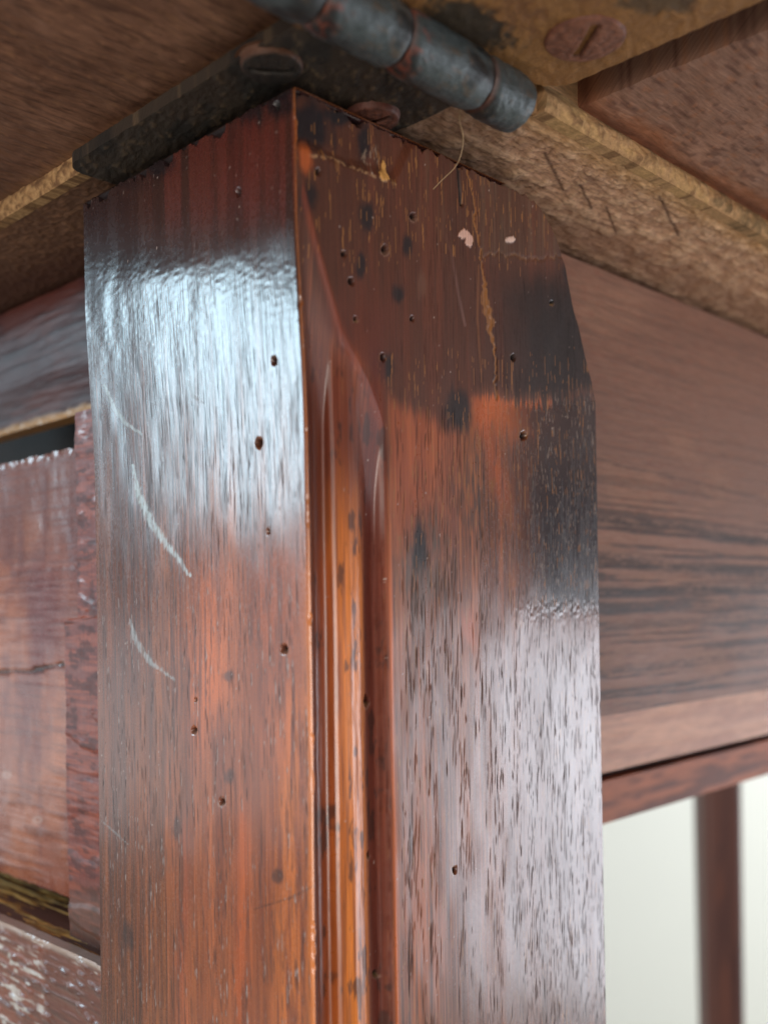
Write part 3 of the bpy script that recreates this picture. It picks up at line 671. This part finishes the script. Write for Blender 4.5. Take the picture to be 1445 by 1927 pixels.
hinge = acc.build('hinge', M_iron, table, ORG)
hinge['label'] = 'blackened iron hinge with rusty plates under the tabletop joint'
for k, (ra, rb) in enumerate(((rs1, rH1), (rs2, rs1), (rs3, rs2), (rs3 - .02, rs3))):
    acc = Acc(); cyl(acc, W(ra + .0001, lH, zH).ravel(), dR, rad, rb - ra - .0002, ironc(1 if k in (1, 2) else 0), .36, wob=.0004)
    acc.build('knuckle', M_iron, hinge, ORG)

def plate(r1, r2, l1, l2, z, th, paint, corner=0.004, near_high=True, bend=None):
    def mk(a, b):
        rr = r1 + (r2 - r1) * a / 0.05; ll = l1 + (l2 - l1) * b / 0.05
        # rounded corners
        cx = np.clip(rr, r1 + corner, r2 - corner); lo_, hi_ = min(l1, l2), max(l1, l2); cy = np.clip(ll, lo_ + corner, hi_ - corner)
        dx, dy = rr - cx, ll - cy; m = np.maximum(np.abs(dx), np.abs(dy)); h = np.hypot(dx, dy); k = np.where(h > 1e-9, m / np.maximum(h, 1e-9), 1)
        rr = cx + dx * k; ll = cy + dy * k
        zz = np.full(rr.shape, z)
        if bend is not None: zz = zz + bend(rr, ll)
        return W(rr, ll, zz)
    return panel('hinge_plate', M_iron, mk, DN, (0, .05), (0, .05), 0.0003, UP * th, paint, parent=hinge)
def p_pl(A, B, PX, PY):
    n = fbm(PX * .02, PY * .02, 181); f = fbm(PX * .09, PY * .09, 183, 4)
    col = flatc(A, (150, 106, 62)); mixc(col, (120, 78, 50), ss(.5, .65, n) * .6); mixc(col, (176, 126, 72), ss(.5, .65, f) * .4)
    q = np.hypot((PX - 880) / 95, (PY - 45 - (PX - 880) * .3) / 42) + (f - .5) * .9; mixc(col, (46, 44, 38), (1 - ss(.6, 1.2, q)) * .9)
    q = np.hypot((PX - 1240) / 90, (PY - 0) / 30) + (f - .5) * .9; mixc(col, (66, 60, 48), (1 - ss(.5, 1.2, q)) * .7)
    return (f - .5) * .0003, col, np.full(A.shape, .55), gv(A * 2, B * 2)
plate(rs3 - 0.002, 0.1100, 0.018, lH - 0.0016, 0.0655, 0.0018, p_pl, corner=0.004)
def p_pl2(A, B, PX, PY):
    n = fbm(PX * .02, PY * .02, 191); f = fbm(PX * .09, PY * .09, 193, 4)
    col = flatc(A, (58, 46, 36)); mixc(col, (26, 24, 22), ss(.45, .65, n) * .7); mixc(col, (112, 90, 66), ss(.60, .74, f) * .5)
    q = np.hypot((PX - 575) / 40, (PY - 15) / 40); mixc(col, (186, 126, 66), (1 - ss(.5, 1.2, q)) * .8)
    return (f - .5) * .00035, col, np.full(A.shape, .6), gv(A * 2, B * 2)
plate(0.0728, rH1 - 0.0062, lH + 0.0015, 0.132, 0.0624, 0.0016, p_pl2, corner=0.003)

# screws, slotted heads sunk in the plates
def screw(r, l, z, rad, slot, c1, c2, c3=(84, 40, 26)):
    nr, nt_ = 40, 96
    rr = np.linspace(0, 1.12, nr); th = np.linspace(0, 2 * np.pi, nt_); TH, RR = np.meshgrid(th, rr)
    x = RR * np.cos(TH) * rad; y = RR * np.sin(TH) * rad
    q = x * math.cos(slot) + y * math.sin(slot); sl = (1 - ss(.00035, .0006, np.abs(q)))* (np.abs(x * math.sin(slot) - y * math.cos(slot)) < rad * .7)
    dome = .0004 * (1 - RR ** 2) * (RR < 1) ; rim = ss(.90, 1.0, RR) * .0010
    f = fbm(x * 1500, y * 1500, 201)
    zz = z - dome - .0003 + sl * .0012 + rim + (f - .5) * .0002
    P = W(r + x, l + y, zz)
    col = flatc(TH, c1); mixc(col, c2, ss(.42, .62, f) * .7); mixc(col, (30, 20, 16), sl * .85); mixc(col, c3, ss(.86, .96, RR) * .85)
    acc = Acc(); acc.grid(P, col, .55, gv(x * 1000, y * 1000), True, False)
    return acc.build('screw', M_iron, hinge, ORG)
a_, b_ = on_z(1100, 72, 0.0655); screw(a_, b_, 0.0655, 0.0050, 2.5, (140, 92, 72), (110, 70, 56))
a_, b_ = on_z(512, 128, 0.0620); screw(a_, b_, 0.0622, 0.0038, 0.9, (44, 34, 26), (28, 24, 22), (104, 64, 42))  # orange rim colour paints a lit edge
a_, b_ = on_z(702, 222, 0.0620); screw(a_, b_, 0.0620, 0.0036, 0.3, (104, 60, 46), (70, 42, 34))

# ================================================================== SETTING and the stray fibre
def struct_box(name, lo, hi, mat):
    me = bpy.data.meshes.new(name); x0, y0, z0 = lo; x1, y1, z1 = hi
    v = [(x, y, z) for z in (z0, z1) for y in (y0, y1) for x in (x0, x1)]
    f = [(0, 2, 3, 1), (4, 5, 7, 6), (0, 1, 5, 4), (2, 6, 7, 3), (0, 4, 6, 2), (1, 3, 7, 5)]
    me.from_pydata(v, [], f); me.materials.append(mat); o = bpy.data.objects.new(name, me); sc.collection.objects.link(o); o['kind'] = 'structure'; return o
struct_box('wall', (-2.0, 1.45, 0), (3.0, 1.55, 2.4), plain('white_wall_paint', (224, 224, 216)))
struct_box('floor', (-3.0, -3.0, -0.1), (3.0, 1.55, 0), plain('pale_floor', (206, 200, 188), .5))
area('wall_fill_light', (0.9, 0.95, 0.15), (0.5, 1.45, -0.35), 0.5, 0.5, 6.0, (0.95, 0.99, 1.0))  # added lamp that brightens the wall

def fibre(name, pts, rad, col, label):
    cu = bpy.data.curves.new(name, 'CURVE'); cu.dimensions = '3D'; cu.bevel_depth = rad; cu.bevel_resolution = 2
    sp = cu.splines.new('NURBS'); sp.points.add(len(pts) - 1); sp.use_endpoint_u = True; sp.order_u = 3
    for q, p in zip(sp.points, pts): q.co = (p[0], p[1], p[2] + CZ, 1)
    tmp = bpy.data.objects.new('tmp', cu); me = bpy.data.meshes.new_from_object(tmp); me.name = name; bpy.data.objects.remove(tmp)
    m = bpy.data.materials.new(name + '_material'); m.use_nodes = True; m.node_tree.nodes['Principled BSDF'].inputs['Base Color'].default_value = (*lin(col), 1)
    me.materials.clear(); me.materials.append(m); o = bpy.data.objects.new(name, me); sc.collection.objects.link(o)
    o['label'] = label; o['category'] = 'hair'; return o
def at(px, py, d): u, v = ray(px, py); return (u * d, d, v * d)
fibre('hair', [at(866, 208, .128), at(862, 225, .128), at(872, 250, .129), at(870, 285, .130), at(858, 315, .131), at(835, 335, .132), at(815, 356, .133)], 0.00005, (170, 140, 104), 'fine pale hair dangling from the hinge over the top of the dark post')
